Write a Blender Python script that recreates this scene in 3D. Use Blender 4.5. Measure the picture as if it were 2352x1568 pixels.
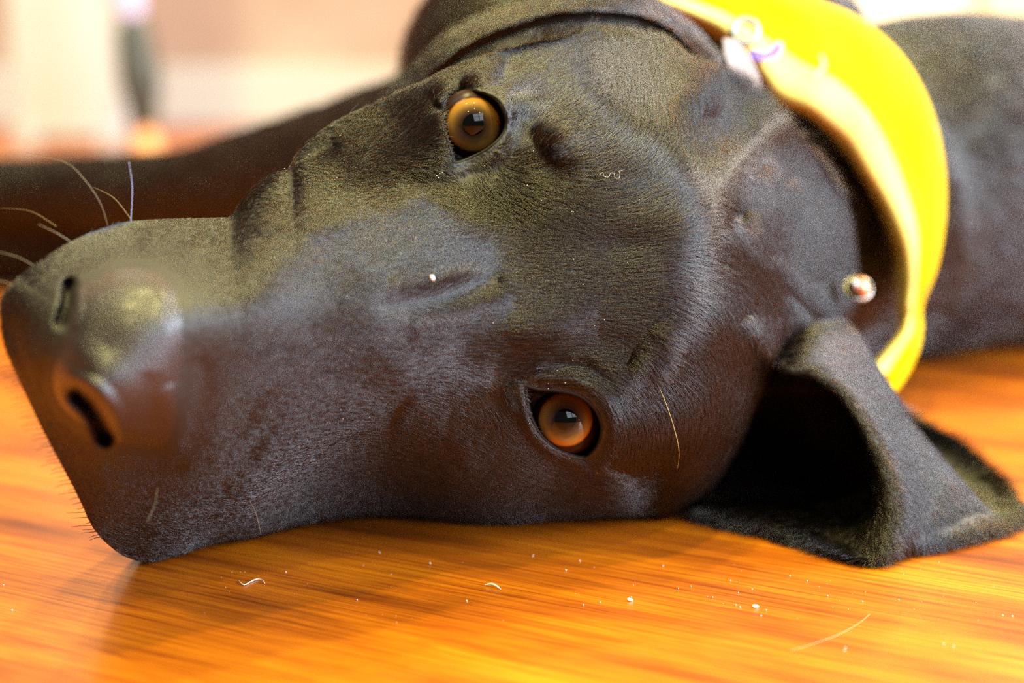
import bpy, bmesh, math, random
import numpy as np
from mathutils import Vector, Matrix
from mathutils.bvhtree import BVHTree
random.seed(4); rng = np.random.default_rng(4)
for o in list(bpy.data.objects): bpy.data.objects.remove(o)
scene = bpy.context.scene
COL = scene.collection
# ------------------------------------------------------------------ camera, world, lights, exposure
CAM_H, PITCH, FPX = 0.143, math.radians(10), 3920.0
cam = bpy.data.cameras.new('camera'); camo = bpy.data.objects.new('camera', cam); COL.objects.link(camo)
cam.lens = 60; cam.sensor_width = 36; cam.clip_start = 0.01; cam.clip_end = 50
camo.location = (0, 0, CAM_H); camo.rotation_euler = (math.pi/2-PITCH, 0, 0)
cam.dof.use_dof = True; cam.dof.focus_distance = 0.449; cam.dof.aperture_fstop = 5.4
scene.camera = camo
scene.view_settings.view_transform = 'Standard'; scene.view_settings.look = 'None'
scene.view_settings.gamma = 1; scene.view_settings.use_curve_mapping = False
scene.view_settings.exposure = 0.2
scene.cycles.use_denoising = False
scene.cycles.max_bounces = 8; scene.cycles.transparent_max_bounces = 8
scene.cycles.caustics_reflective = False; scene.cycles.caustics_refractive = False
scene.cycles.sample_clamp_indirect = 2.5; scene.cycles.sample_clamp_direct = 5
w = bpy.data.worlds.new('world'); scene.world = w; w.use_nodes = True
w.node_tree.nodes['Background'].inputs[0].default_value = (0.84, 0.80, 0.66, 1)
w.node_tree.nodes['Background'].inputs[1].default_value = 0.14

def area(name, loc, target, sx, sy, power, color):
    l = bpy.data.lights.new(name, 'AREA'); l.shape = 'RECTANGLE'; l.size = sx; l.size_y = sy
    l.energy = power; l.color = color
    o = bpy.data.objects.new(name, l); COL.objects.link(o); o.location = loc
    d = Vector(target)-Vector(loc); o.rotation_euler = d.to_track_quat('-Z', 'Y').to_euler()
    return o
# daylight entering by the window on the right-hand side, in front of the dog
area('window_daylight', (1.05, -1.45, 1.5), (0, 0.45, 0.1), 2.0, 1.3, 50, (0.74, 0.86, 1.0))
area('window_daylight', (2.5, -0.45, 1.0), (0, 0.45, 0.1), 1.6, 1.4, 250, (0.74, 0.86, 1.0))
# rows of warm ceiling downlights
LAMPS = [(0.1, 0.45, 2.6), (-0.9, -1.1, 2.6), (1.3, -1.2, 2.6), (0.25, -0.5, 2.6), (-0.8, 0.5, 2.6), (-0.6, 1.6, 2.6), (0.5, 1.9, 2.6)]
for i, p in enumerate(LAMPS):
    l = bpy.data.lights.new('downlight_beam', 'AREA'); l.shape = 'DISK'; l.size = 0.14; l.energy = 40; l.color = (1.0, 0.88, 0.33)
    o = bpy.data.objects.new('downlight_beam', l); COL.objects.link(o); o.location = (p[0], p[1], p[2]-0.012)
# unseen fill lights, added to brighten the nape and the far background
area('nape_fill', (2.0, 1.9, 1.9), (0.1, 0.5, 0.08), 1.2, 1.0, 130, (1.0, 0.95, 0.86))
area('background_fill', (-1.2, 1.5, 1.9), (-0.4, 2.9, 0.1), 1.6, 1.2, 12, (1.0, 0.95, 0.9))

# ------------------------------------------------------------------ helpers
sP, cP = math.sin(PITCH), math.cos(PITCH)
CAMV = np.array([0, 0, CAM_H]); FW = np.array([0, cP, -sP]); UP = np.array([0, sP, cP]); RT = np.array([1., 0, 0])
def P(px, py, d):
    """a point of the place, d metres deep, as sighted from the photographer's stand"""
    px, py, d = np.broadcast_arrays(np.asarray(px, float), np.asarray(py, float), np.asarray(d, float))
    return CAMV + d[..., None]*(FW + ((px-1176)/FPX)[..., None]*RT + ((784-py)/FPX)[..., None]*UP)
def floor_d(py):
    a = np.arctan((np.asarray(py, float)-784)/FPX)
    return CAM_H*np.cos(a)/np.sin(PITCH+a)
def to_px(v):
    q = v-CAMV; d = q@FW
    return 1176+FPX*(q@RT)/d, 784-FPX*(q@UP)/d, d
def new_mat(name):
    m = bpy.data.materials.new(name); m.use_nodes = True
    return m, m.node_tree.nodes, m.node_tree.links, m.node_tree.nodes['Principled BSDF']
def simple(name, col, rough=0.5, **kw):
    m, n, l, b = new_mat(name); b.inputs['Base Color'].default_value = (*col, 1); b.inputs['Roughness'].default_value = rough
    for k, v in kw.items(): b.inputs[k].default_value = v
    return m
def noisy(name, c1, c2, scale, rough=0.6, bump=0.0, detail=4, **kw):
    m, n, l, b = new_mat(name)
    t = n.new('ShaderNodeTexNoise'); t.inputs['Scale'].default_value = scale; t.inputs['Detail'].default_value = detail
    tc = n.new('ShaderNodeTexCoord'); l.new(tc.outputs['Object'], t.inputs['Vector'])
    r = n.new('ShaderNodeValToRGB'); r.color_ramp.elements[0].color = (*c1, 1); r.color_ramp.elements[1].color = (*c2, 1)
    r.color_ramp.elements[0].position = .3; r.color_ramp.elements[1].position = .7
    l.new(t.outputs['Fac'], r.inputs[0]); l.new(r.outputs[0], b.inputs['Base Color'])
    b.inputs['Roughness'].default_value = rough
    if bump:
        bp = n.new('ShaderNodeBump'); bp.inputs['Strength'].default_value = bump; bp.inputs['Distance'].default_value = 0.001
        l.new(t.outputs['Fac'], bp.inputs['Height']); l.new(bp.outputs[0], b.inputs['Normal'])
    for k, v in kw.items(): b.inputs[k].default_value = v
    return m
def mesh_obj(name, verts, faces, mat=None, parent=None, smooth=True):
    me = bpy.data.meshes.new(name)
    verts = np.asarray(verts, dtype=np.float32)
    if isinstance(faces, np.ndarray):
        me.vertices.add(len(verts)); me.vertices.foreach_set('co', verts.ravel())
        k = faces.shape[1]; me.loops.add(faces.size); me.loops.foreach_set('vertex_index', faces.ravel().astype(np.int32))
        me.polygons.add(len(faces)); me.polygons.foreach_set('loop_start', np.arange(0, faces.size, k, dtype=np.int32))
        me.update(calc_edges=True); me.validate()
    else:
        me.from_pydata([tuple(map(float, v)) for v in verts], [], faces); me.update()
    if smooth: me.polygons.foreach_set('use_smooth', [True]*len(me.polygons))
    if mat: me.materials.append(mat)
    o = bpy.data.objects.new(name, me); COL.objects.link(o)
    if parent: o.parent = parent; o.matrix_parent_inverse = Matrix.Translation(-Vector(parent.location))
    return o
def bm_obj(name, bm, mat=None, parent=None, smooth=True):
    me = bpy.data.meshes.new(name); bm.to_mesh(me); bm.free()
    if smooth: me.polygons.foreach_set('use_smooth', [True]*len(me.polygons))
    if mat: me.materials.append(mat)
    o = bpy.data.objects.new(name, me); COL.objects.link(o)
    if parent: o.parent = parent; o.matrix_parent_inverse = Matrix.Translation(-Vector(parent.location))
    return o
def tag(o, label=None, cat=None, group=None, kind=None):
    if label: o['label'] = label
    if cat: o['category'] = cat
    if group: o['group'] = group
    if kind: o['kind'] = kind
    return o
def empty(name, loc):
    o = bpy.data.objects.new(name, None); COL.objects.link(o); o.location = loc; o.empty_display_size = .02
    bpy.context.view_layer.update(); return o
def box(name, lo, hi, mat, parent=None, bev=0.0, **kw):
    bm = bmesh.new(); bmesh.ops.create_cube(bm, size=1)
    lo, hi = Vector(lo), Vector(hi); c = (lo+hi)/2; s = hi-lo
    for v in bm.verts: v.co = Vector((v.co.x*s.x, v.co.y*s.y, v.co.z*s.z))+c
    if bev: bmesh.ops.bevel(bm, geom=bm.edges[:], offset=bev, segments=2, affect='EDGES', profile=.5)
    return bm_obj(name, bm, mat, parent, smooth=False)
def grid_faces(n, m, wrap=False):
    i = np.arange(n-1)[:, None]; j = np.arange(m if wrap else m-1)[None, :]; j2 = (j+1) % m
    return np.stack([i*m+j, i*m+j2, (i+1)*m+j2, (i+1)*m+j], -1).reshape(-1, 4)
def interp(x, pts):
    """smooth (pchip-like) interpolation through table points"""
    xs = np.array([p[0] for p in pts], float); ys = np.array([p[1] for p in pts], float)
    h = np.diff(xs); dl = np.diff(ys)/h; m = np.zeros_like(ys); m[0] = dl[0]; m[-1] = dl[-1]
    for k in range(1, len(xs)-1):
        if dl[k-1]*dl[k] > 0:
            w1 = 2*h[k]+h[k-1]; w2 = h[k]+2*h[k-1]; m[k] = (w1+w2)/(w1/dl[k-1]+w2/dl[k])
    x = np.clip(np.asarray(x, float), xs[0], xs[-1]); k = np.clip(np.searchsorted(xs, x)-1, 0, len(xs)-2)
    t = (x-xs[k])/h[k]
    return (2*t**3-3*t**2+1)*ys[k]+(t**3-2*t**2+t)*h[k]*m[k]+(-2*t**3+3*t**2)*ys[k+1]+(t**3-t**2)*h[k]*m[k+1]
def catmull(pts, n):
    pts = np.asarray(pts, float); k = len(pts)
    t = np.linspace(0, k-1, n); i = np.clip(t.astype(int), 0, k-2); f = (t-i)[:, None]
    p0 = pts[np.clip(i-1, 0, k-1)]; p1 = pts[i]; p2 = pts[i+1]; p3 = pts[np.clip(i+2, 0, k-1)]
    return .5*(2*p1+(p2-p0)*f+(2*p0-5*p1+4*p2-p3)*f**2+(3*p1-p0-3*p2+p3)*f**3)
def tube(name, pts, radii, mat, parent=None, seg=6, n=None):
    pts = np.asarray(pts, float)
    if n: pts = catmull(pts, n)
    n = len(pts); rad = np.interp(np.linspace(0, 1, n), np.linspace(0, 1, len(radii)), radii)
    tg = np.gradient(pts, axis=0); tg /= np.linalg.norm(tg, axis=1)[:, None]+1e-12
    ref = np.array([0, 0, 1.]) if abs(tg[0][2]) < .8 else np.array([1., 0, 0])
    a = np.cross(tg, ref); a /= np.linalg.norm(a, axis=1)[:, None]; b = np.cross(tg, a)
    th = np.linspace(0, 2*np.pi, seg, endpoint=False)
    v = pts[:, None]+rad[:, None, None]*(np.cos(th)[None, :, None]*a[:, None]+np.sin(th)[None, :, None]*b[:, None])
    f = [tuple(r) for r in grid_faces(n, seg, True)]+[tuple(range(seg))[::-1], tuple((n-1)*seg+np.arange(seg))]
    return mesh_obj(name, v.reshape(-1, 3), f, mat, parent)

# ------------------------------------------------------------------ materials
def wood_floor():
    m, n, l, b = new_mat('varnished_wood')
    tc = n.new('ShaderNodeTexCoord'); mp = n.new('ShaderNodeMapping'); mp.inputs['Rotation'].default_value = (0, 0, math.radians(31))
    l.new(tc.outputs['Object'], mp.inputs[0])
    def nz(sx, sy, detail, rough=.6, dist=0):
        s = n.new('ShaderNodeMapping'); s.inputs['Scale'].default_value = (sx, sy, 1); l.new(mp.outputs[0], s.inputs[0])
        t = n.new('ShaderNodeTexNoise'); t.inputs['Scale'].default_value = 1; t.inputs['Detail'].default_value = detail
        t.inputs['Roughness'].default_value = rough; t.inputs['Distortion'].default_value = dist; l.new(s.outputs[0], t.inputs[0]); return t
    broad = nz(7, 42, 4, .55, .5); fine = nz(18, 620, 4, .65, .3); pores = nz(45, 1300, 2, .5)
    r1 = n.new('ShaderNodeValToRGB'); e = r1.color_ramp.elements
    e[0].position = .28; e[0].color = (.15, .028, .002, 1); e[1].position = .70; e[1].color = (.60, .165, .002, 1)
    x = e.new(.5); x.color = (.46, .11, .002, 1); l.new(broad.outputs['Fac'], r1.inputs[0])
    r2 = n.new('ShaderNodeValToRGB'); e = r2.color_ramp.elements
    e[0].position = .36; e[0].color = (.50, .36, .25, 1); e[1].position = .56; e[1].color = (1, 1, 1, 1); l.new(fine.outputs['Fac'], r2.inputs[0])
    r3 = n.new('ShaderNodeValToRGB'); e = r3.color_ramp.elements
    e[0].position = .3; e[0].color = (.55, .42, .3, 1); e[1].position = .42; e[1].color = (1, 1, 1, 1); l.new(pores.outputs['Fac'], r3.inputs[0])
    m1 = n.new('ShaderNodeMix'); m1.data_type = 'RGBA'; m1.blend_type = 'MULTIPLY'; m1.inputs[0].default_value = .85
    l.new(r1.outputs[0], m1.inputs[6]); l.new(r2.outputs[0], m1.inputs[7])
    m2 = n.new('ShaderNodeMix'); m2.data_type = 'RGBA'; m2.blend_type = 'MULTIPLY'; m2.inputs[0].default_value = .85
    l.new(m1.outputs[2], m2.inputs[6]); l.new(r3.outputs[0], m2.inputs[7]); l.new(m2.outputs[2], b.inputs['Base Color'])
    b.inputs['Roughness'].default_value = .42; b.inputs['Coat Weight'].default_value = .2; b.inputs['Specular IOR Level'].default_value = .3; b.inputs['Coat Roughness'].default_value = .16
    bp = n.new('ShaderNodeBump'); bp.inputs['Strength'].default_value = .15; bp.inputs['Distance'].default_value = .0004
    l.new(fine.outputs['Fac'], bp.inputs['Height']); l.new(bp.outputs[0], b.inputs['Normal'])
    return m
M_floor = wood_floor()
M_skin = noisy('dark_coat_skin', (.006, .004, .003), (.012, .008, .005), 900, .55, .5)
def hair_mat():
    m = bpy.data.materials.new('short_dark_hair'); m.use_nodes = True; n = m.node_tree.nodes; l = m.node_tree.links
    n.remove(n['Principled BSDF']); h = n.new('ShaderNodeBsdfHairPrincipled'); h.parametrization = 'MELANIN'
    h.inputs['Melanin'].default_value = .99; h.inputs['Melanin Redness'].default_value = .1; h.inputs['IOR'].default_value = 1.65; h.inputs['Coat'].default_value = .4
    h.inputs['Roughness'].default_value = .27; h.inputs['Radial Roughness'].default_value = .36; h.inputs['Random Color'].default_value = .2
    h.inputs['Random Roughness'].default_value = .3
    l.new(h.outputs[0], n['Material Output'].inputs[0]); return m
M_hair = hair_mat()
M_nose = noisy('nose_leather', (.010, .007, .007), (.022, .015, .015), 1500, .30, .5, **{'Coat Weight': .25, 'Coat Roughness': .3})
M_lid = simple('wet_lid_rim', (.005, .003, .003), .55, **{'Specular IOR Level': .2})
M_sclera = simple('dark_sclera', (.022, .009, .005), .3, **{'Specular IOR Level': .1})
M_pupil = simple('black_pupil', (.001, .001, .001), .5, **{'Specular IOR Level': 0.0, 'Coat Weight': 1.0, 'Coat Roughness': .0, 'Coat IOR': 1.38})
M_whisk = simple('pale_whisker', (.15, .11, .05), .35)
M_dwhisk = simple('dark_whisker', (.03, .02, .015), .35)
M_yellow = noisy('yellow_cotton', (.74, .45, .001), (.80, .52, .002), 60, .95, .15, **{'Specular IOR Level': .1})
M_pale = simple('cream_print', (.93, .86, .55), .8)
M_purple = simple('purple_print', (.13, .06, .42), .7)
M_greyp = simple('grey_print', (.50, .46, .40), .8)
M_white = simple('white_enamel', (.50, .43, .47), .6)
M_steel = simple('polished_steel', (.5, .49, .47), .3, Metallic=1.0)
M_copper = simple('copper_metal', (.62, .33, .18), .22, Metallic=1.0)
M_wall = noisy('cream_plaster', (.34, .20, .15), (.40, .32, .27), 4.5, .9, 0)
M_board = simple('white_painted_wood', (.48, .45, .43), .6)
M_whitebox = simple('white_panel', (.46, .47, .48), .7)
M_tan = simple('tan_lacquer', (.72, .60, .34), .5)
M_cream = simple('cream_lacquer', (.90, .80, .60), .6)
M_orange = simple('orange_timber', (.72, .33, .12), .5)
M_darkleg = simple('dark_green_metal', (.035, .04, .03), .5)
M_lav = simple('lavender_plastic', (.50, .46, .70), .6)
M_ceil = simple('ceiling_paint', (.7, .66, .6), .9)
M_lamp = simple('lamp_trim', (.8, .8, .8), .4)
M_dust = simple('pale_dust', (.85, .80, .72), .8)
def lampglow():
    m, n, l, b = new_mat('lamp_glow'); b.inputs['Emission Color'].default_value = (1, .86, .55, 1); b.inputs['Emission Strength'].default_value = 30; return m
M_glow = lampglow()

# ------------------------------------------------------------------ the room
fl = mesh_obj('floor', [(-3.2, -1.6, 0), (3.2, -1.6, 0), (3.2, 2.95, 0), (-3.2, 2.95, 0), (-3.2, -1.6, -.03), (3.2, -1.6, -.03), (3.2, 2.95, -.03), (-3.2, 2.95, -.03)],
              [(0, 1, 2, 3), (7, 6, 5, 4), (0, 4, 5, 1), (1, 5, 6, 2), (2, 6, 7, 3), (3, 7, 4, 0)], M_floor, smooth=False); tag(fl, kind='structure')
tag(box('wall_back', (-3.2, 2.95, 0), (3.2, 3.05, 2.62), M_wall), kind='structure')
tag(box('baseboard_back', (-3.2, 2.925, 0), (3.2, 2.95, .10), M_board, bev=.004), kind='structure')

M_sash = simple('window_sash_paint', (.35, .33, .30), .6)
def window(k, centre, target, w_, h_):
    q = (Vector(target)-Vector(centre)).to_track_quat('-Z', 'Y').to_matrix().to_4x4(); M = Matrix.Translation(centre)@q
    bm = bmesh.new()
    bars = [((-w_/2-.06, -h_/2-.06), (-w_/2, h_/2+.06)), ((w_/2, -h_/2-.06), (w_/2+.06, h_/2+.06)), ((-w_/2, h_/2), (w_/2, h_/2+.06)), ((-w_/2, -h_/2-.06), (w_/2, -h_/2)), ((-.05, -h_/2), (.05, h_/2)), ((-w_/2, .12), (-.05, .17)), ((.05, .12), (w_/2, .17))]
    for (a, b), (c, d) in bars:
        t = bmesh.ops.create_cube(bm, size=1)['verts']
        for v in t: v.co = M@Vector(((a+c)/2+v.co.x*(c-a), (b+d)/2+v.co.y*(d-b), -.04+v.co.z*.05))
    return tag(bm_obj('window_%d' % k, bm, M_sash, smooth=False), kind='structure')
window(1, (1.05, -1.45, 1.5), (0, .45, .1), 2.0, 1.3)
window(2, (2.5, -0.45, 1.0), (0, .45, .1), 1.6, 1.4)
# ------------------------------------------------------------------ the dog's head, lofted ring by ring from muzzle to nape
TOP = [(0, 705), (4, 685), (15, 665), (40, 638), (80, 607), (150, 562), (220, 530), (300, 508), (400, 502), (520, 500), (535, 488), (560, 452), (590, 420), (625, 398), (662, 388),
       (680, 352), (705, 325), (750, 290), (800, 262), (870, 232), (950, 198), (1050, 152), (1150, 116), (1250, 92), (1350, 84), (1450, 90), (1540, 112),
       (1600, 150), (1680, 190), (1750, 235), (1850, 325), (1900, 385), (1935, 450), (1955, 540), (1965, 640)]
BOT = [(0, 706), (6, 770), (25, 830), (50, 885), (100, 990), (150, 1083), (180, 1140), (215, 1213), (250, 1252), (290, 1279), (330, 1290), (400, 1278), (450, 1262), (500, 1248),
       (560, 1240), (650, 1218), (730, 1199), (800, 1189), (900, 1184), (1000, 1190), (1100, 1198), (1160, 1199), (1300, 1191), (1450, 1183), (1530, 1180), (1570, 1160),
       (1620, 1120), (1660, 1070), (1700, 1000), (1745, 905), (1790, 840), (1850, 790), (1910, 740), (1950, 700), (1965, 642)]
ZT = [(0, 402), (80, 408), (150, 414), (300, 428), (520, 446), (620, 455), (680, 464), (800, 470), (1050, 480), (1300, 488), (1500, 500), (1650, 520), (1850, 570), (1965, 600)]
def zbot(x):
    zf = floor_d(interp(x, BOT))*1000-4
    return np.where(x < 330, interp(x, [(0, 402), (50, 404), (100, 411), (150, 421), (215, 442), (330, float(floor_d(1290)*1000-4))]), np.where(x > 1530, interp(x, [(1530, float(floor_d(1180)*1000-4)), (1700, 530), (1965, 600)]), zf))
CTRL = [(30, 690, 398), (30, 760, 396), (60, 720, 392), (70, 820, 388), (120, 640, 396), (110, 920, 392), (200, 590, 404), (150, 780, 377), (170, 900, 375), (240, 960, 377), (250, 800, 371),
        (150, 1000, 400), (200, 1080, 408), (230, 1160, 424), (330, 750, 372), (300, 680, 377), (350, 620, 389), (250, 630, 388), (450, 700, 378), (450, 830, 380), (430, 960, 389), (330, 1050, 402), (450, 1080, 414),
        (300, 1130, 418), (300, 1220, 442), (450, 1200, 447), (560, 1160, 446), (600, 1080, 432), (600, 950, 406), (600, 800, 389), (600, 650, 390), (500, 570, 404), (400, 550, 410), (300, 560, 413),
        (700, 600, 403), (700, 750, 397), (700, 850, 403), (700, 920, 413), (700, 1000, 431), (700, 1080, 452), (700, 1150, 475), (700, 510, 416), (700, 430, 440), (900, 650, 413), (900, 780, 412), (900, 520, 427), (900, 430, 441),
        (900, 350, 451), (900, 280, 461), (900, 860, 421), (900, 930, 438), (900, 1010, 455), (900, 1100, 478), (1050, 600, 427), (1050, 720, 426), (1050, 500, 437), (1050, 420, 446), (1050, 850, 435), (1050, 950, 444),
        (1050, 1060, 461), (1050, 1140, 485), (1200, 620, 436), (1200, 500, 440), (1200, 400, 444), (1250, 770, 437), (1085, 285, 450), (1090, 195, 453), (1020, 215, 455), (1160, 210, 451), (1000, 270, 451), (1008, 235, 452), (960, 260, 457), (1185, 270, 450), (1080, 390, 449), (1298, 965, 449), (1000, 250, 459), (1200, 280, 453), (1300, 200, 464),
        (1150, 170, 473), (1200, 1050, 457), (1400, 1080, 459), (1300, 1130, 475), (1450, 950, 449), (1150, 950, 446), (1400, 550, 443), (1400, 400, 447), (1400, 680, 442), (1600, 600, 455), (1600, 450, 461),
        (1600, 750, 454), (1500, 900, 451), (1600, 950, 460), (1600, 1050, 474), (1550, 1110, 488), (1500, 250, 466), (1450, 150, 480), (1600, 250, 482), (1750, 600, 492), (1750, 450, 508), (1700, 330, 512),
        (1750, 750, 484), (1720, 860, 480), (1850, 600, 538), (1900, 640, 560), (1850, 450, 560), (800, 350, 456), (760, 420, 446), (1050, 220, 464), (1400, 300, 453), (1350, 130, 480)]
def tps_fit(pts, vals, lam=0.02):
    n = len(pts); d2 = ((pts[:, None]-pts[None])**2).sum(-1)/1e4
    K = np.where(d2 > 0, d2*np.log(d2+1e-12), 0)+lam*np.eye(n); Q = np.c_[np.ones(n), pts/100]
    A = np.block([[K, Q], [Q.T, np.zeros((3, 3))]]); return np.linalg.solve(A, np.r_[vals, np.zeros(3)])
def tps_eval(c, pts, x, y):
    sh = x.shape; q = np.stack([x.ravel(), y.ravel()], 1); out = np.empty(len(q)); n = len(pts)
    for s in range(0, len(q), 20000):
        p = q[s:s+20000]; d2 = ((p[:, None]-pts[None])**2).sum(-1)/1e4
        out[s:s+20000] = (np.where(d2 > 0, d2*np.log(d2+1e-12), 0))@c[:n]+c[n]+p@c[n+1:]/100
    return out.reshape(sh)
CP = np.array([c[:2] for c in CTRL], float); CC = tps_fit(CP, np.array([c[2] for c in CTRL], float))
def seg_dist(x, y, pts):
    best = np.full(x.shape, 1e9)
    for (a, b) in zip(pts[:-1], pts[1:]):
        ax, ay = a; bx, by = b; L = (bx-ax)**2+(by-ay)**2
        t = np.clip(((x-ax)*(bx-ax)+(y-ay)*(by-ay))/L, 0, 1)
        best = np.minimum(best, np.hypot(x-ax-t*(bx-ax), y-ay-t*(by-ay)))
    return best
def stroke(x, y, pts, wd):
    pts = [pts[0]]+list(pts[1:]); L = np.cumsum([0]+[math.hypot(b[0]-a[0], b[1]-a[1]) for a, b in zip(pts[:-1], pts[1:])])
    cr_ = catmull(np.array(pts, float), max(6, len(pts)*6)); sub = [tuple(p) for p in cr_]
    best = np.full(x.shape, 1e9); tt = np.zeros(x.shape); n = len(sub)-1
    for i, (a, b) in enumerate(zip(sub[:-1], sub[1:])):
        ax, ay = a; bx, by = b; l2 = (bx-ax)**2+(by-ay)**2+1e-9
        t = np.clip(((x-ax)*(bx-ax)+(y-ay)*(by-ay))/l2, 0, 1); d = np.hypot(x-ax-t*(bx-ax), y-ay-t*(by-ay))
        m = d < best; best = np.where(m, d, best); tt = np.where(m, (i+t)/n, tt)
    tap = np.clip(4*tt*(1-tt), 0, 1)**.7
    return np.exp(-(best/(wd*(.5+.5*tap)))**2)*tap
def inside(x, y, poly):
    c = np.zeros(x.shape, bool); n = len(poly)
    for i in range(n):
        x1, y1 = poly[i]; x2, y2 = poly[(i+1) % n]
        if y1 == y2: continue
        c ^= ((y1 > y) != (y2 > y)) & (x < (x2-x1)*(y-y1)/(y2-y1)+x1)
    return c
def closed(poly, n=64):
    p = np.array(poly+poly[:3], float); return [tuple(q) for q in catmull(np.array([poly[-1]]+poly+poly[:2], float), (len(poly)+3)*8)[8:8+len(poly)*8]]
EYE_U = closed([(1016, 268), (1040, 232), (1088, 210), (1138, 226), (1163, 268), (1158, 305), (1128, 338), (1085, 362), (1046, 374), (1034, 345), (1022, 305)])
EYE_L = closed([(1206, 888), (1240, 893), (1285, 896), (1330, 908), (1364, 935), (1382, 975), (1376, 1015), (1356, 1042), (1335, 1049), (1290, 1036), (1248, 1006), (1220, 960), (1210, 920)])
NOSE = closed([(150, 668), (185, 630), (260, 596), (345, 596), (410, 640), (440, 720), (442, 810), (432, 910), (418, 1000), (385, 1048), (320, 1050), (240, 1030), (170, 990), (118, 940), (98, 880), (112, 800), (140, 740)])
BLOBS = [(1285, 335, 58, 44, 3.6), (1250, 1095, 200, 50, 2.5), (1510, 1060, 110, 60, 2.5), (1250, 150, 200, 45, 3), (1470, 430, 90, 60, -2.5), (430, 572, 22, 18, 1.6), (950, 425, 70, 28, -2.5),
         (1120, 905, 50, 55, -2.5), (1130, 610, 80, 60, -2.5), (860, 1050, 180, 60, -4), (400, 1180, 130, 60, 4), (820, 700, 200, 90, 2), (1600, 470, 90, 90, 2), (1600, 720, 90, 70, 2), (1430, 560, 110, 40, -1.5),
         (1330, 225, 70, 50, 2.5), (1180, 770, 120, 45, 2.2)]
STROKES = [  # (polyline, half width px, height mm toward the camera)
    ([(860, 696), (960, 692), (1050, 668), (1140, 640)], 20, -3.4), ([(880, 650), (1000, 640), (1080, 615)], 26, 1.2), ([(930, 738), (1050, 718), (1160, 690)], 28, 1.3),
    ([(1350, 600), (1600, 570)], 70, -.6), ([(550, 512), (700, 520), (850, 495), (975, 455)], 24, 1.8), ([(560, 470), (700, 470), (880, 430)], 26, -2.0),
    ([(1005, 280), (1018, 225), (1085, 190), (1150, 205), (1182, 270), (1170, 325), (1110, 370), (1040, 395)], 13, 1.1),
    ([(1185, 872), (1200, 930), (1225, 990), (1270, 1038), (1330, 1066), (1352, 1095)], 11, 2.6), ([(1215, 868), (1300, 872), (1370, 900), (1410, 960), (1405, 1030), (1370, 1075)], 18, 2.4),
    ([(1235, 840), (1330, 842), (1400, 880)], 13, -1.4), ([(1160, 880), (1175, 930)], 12, 1.0), ([(1345, 1060), (1352, 1110)], 8, -1.2),
    ([(1225, 335), (1262, 318), (1300, 325)], 34, 2.6), ([(1300, 390), (1200, 395), (1120, 400)], 26, -1.5), ([(1100, 845), (1250, 805), (1370, 790), (1445, 820)], 42, -3.2), ([(1490, 740), (1520, 800), (1500, 860)], 28, 1.8), ([(1150, 760), (1350, 730)], 40, 1.2),
    ([(1620, 130), (1612, 200), (1640, 280)], 34, 5.0), ([(1690, 200), (1690, 300), (1740, 380)], 34, -5.0), ([(1660, 480), (1705, 490)], 18, -4.0), ([(1640, 540), (1700, 560), (1760, 620), (1790, 700)], 26, 2.0),
    ([(1800, 400), (1850, 500), (1870, 620)], 30, 4.0), ([(1790, 640), (1850, 700), (1900, 740)], 14, -3.0), ([(1760, 580), (1840, 640), (1910, 700)], 18, 2.2), ([(1700, 720), (1760, 780), (1800, 800)], 22, 3.0),
    ([(640, 395), (600, 430), (565, 475)], 26, 2.0), ([(640, 430), (640, 445)], 20, -1.0), ([(680, 380), (760, 330)], 16, -2.0),
    ([(340, 560), (430, 555), (470, 570)], 24, -1.8), ([(430, 565), (470, 560)], 12, 1.6), ([(90, 660), (150, 610), (260, 570), (340, 548)], 14, -1.2), ([(20, 740), (60, 860), (110, 960), (170, 1060), (240, 1120)], 14, -1.6),
    ([(110, 820), (98, 880), (130, 950)], 10, -1.2), ([(130, 790), (190, 850), (200, 880)], 18, -.8), ([(430, 1070), (330, 1090), (240, 1070)], 16, -2.2),
    ([(310, 1235), (380, 1246), (450, 1235), (530, 1210), (590, 1190)], 12, 1.5), ([(310, 1205), (400, 1215), (500, 1180)], 12, -1.4), ([(330, 1100), (440, 1110), (540, 1080), (600, 1020)], 20, 1.2),
    ([(520, 1090), (560, 1120), (570, 1160)], 12, 1.2), ([(500, 1110), (530, 1150)], 8, -1.0), ([(360, 1150), (460, 1150), (520, 1130)], 10, -1.0), ([(640, 930), (610, 1010), (570, 1060)], 40, -.6),
    ([(390, 880), (402, 970), (375, 1035)], 26, 1.8), ([(340, 850), (335, 980)], 22, -1.0), ([(462, 820), (458, 920), (440, 1040)], 26, -1.2), ([(250, 640), (330, 640), (400, 680)], 30, 1.2),
    ([(165, 872), (215, 885), (268, 950), (272, 1015)], 13, 1.8), ([(148, 890), (172, 950), (215, 1005)], 11, 1.4), ([(182, 660), (180, 720), (160, 760)], 11, 1.2), ([(700, 1090), (850, 1120), (1000, 1130)], 30, -2.0), ([(900, 960), (1000, 1000)], 60, 1.5),
]
def smooth(t): t = np.clip(t, 0, 1); return t*t*(3-2*t)
def lumps(x, y):
    return .4*np.sin(x/67+.7*np.sin(y/83))*np.sin(y/61+1.3*np.sin(x/91))
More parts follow.
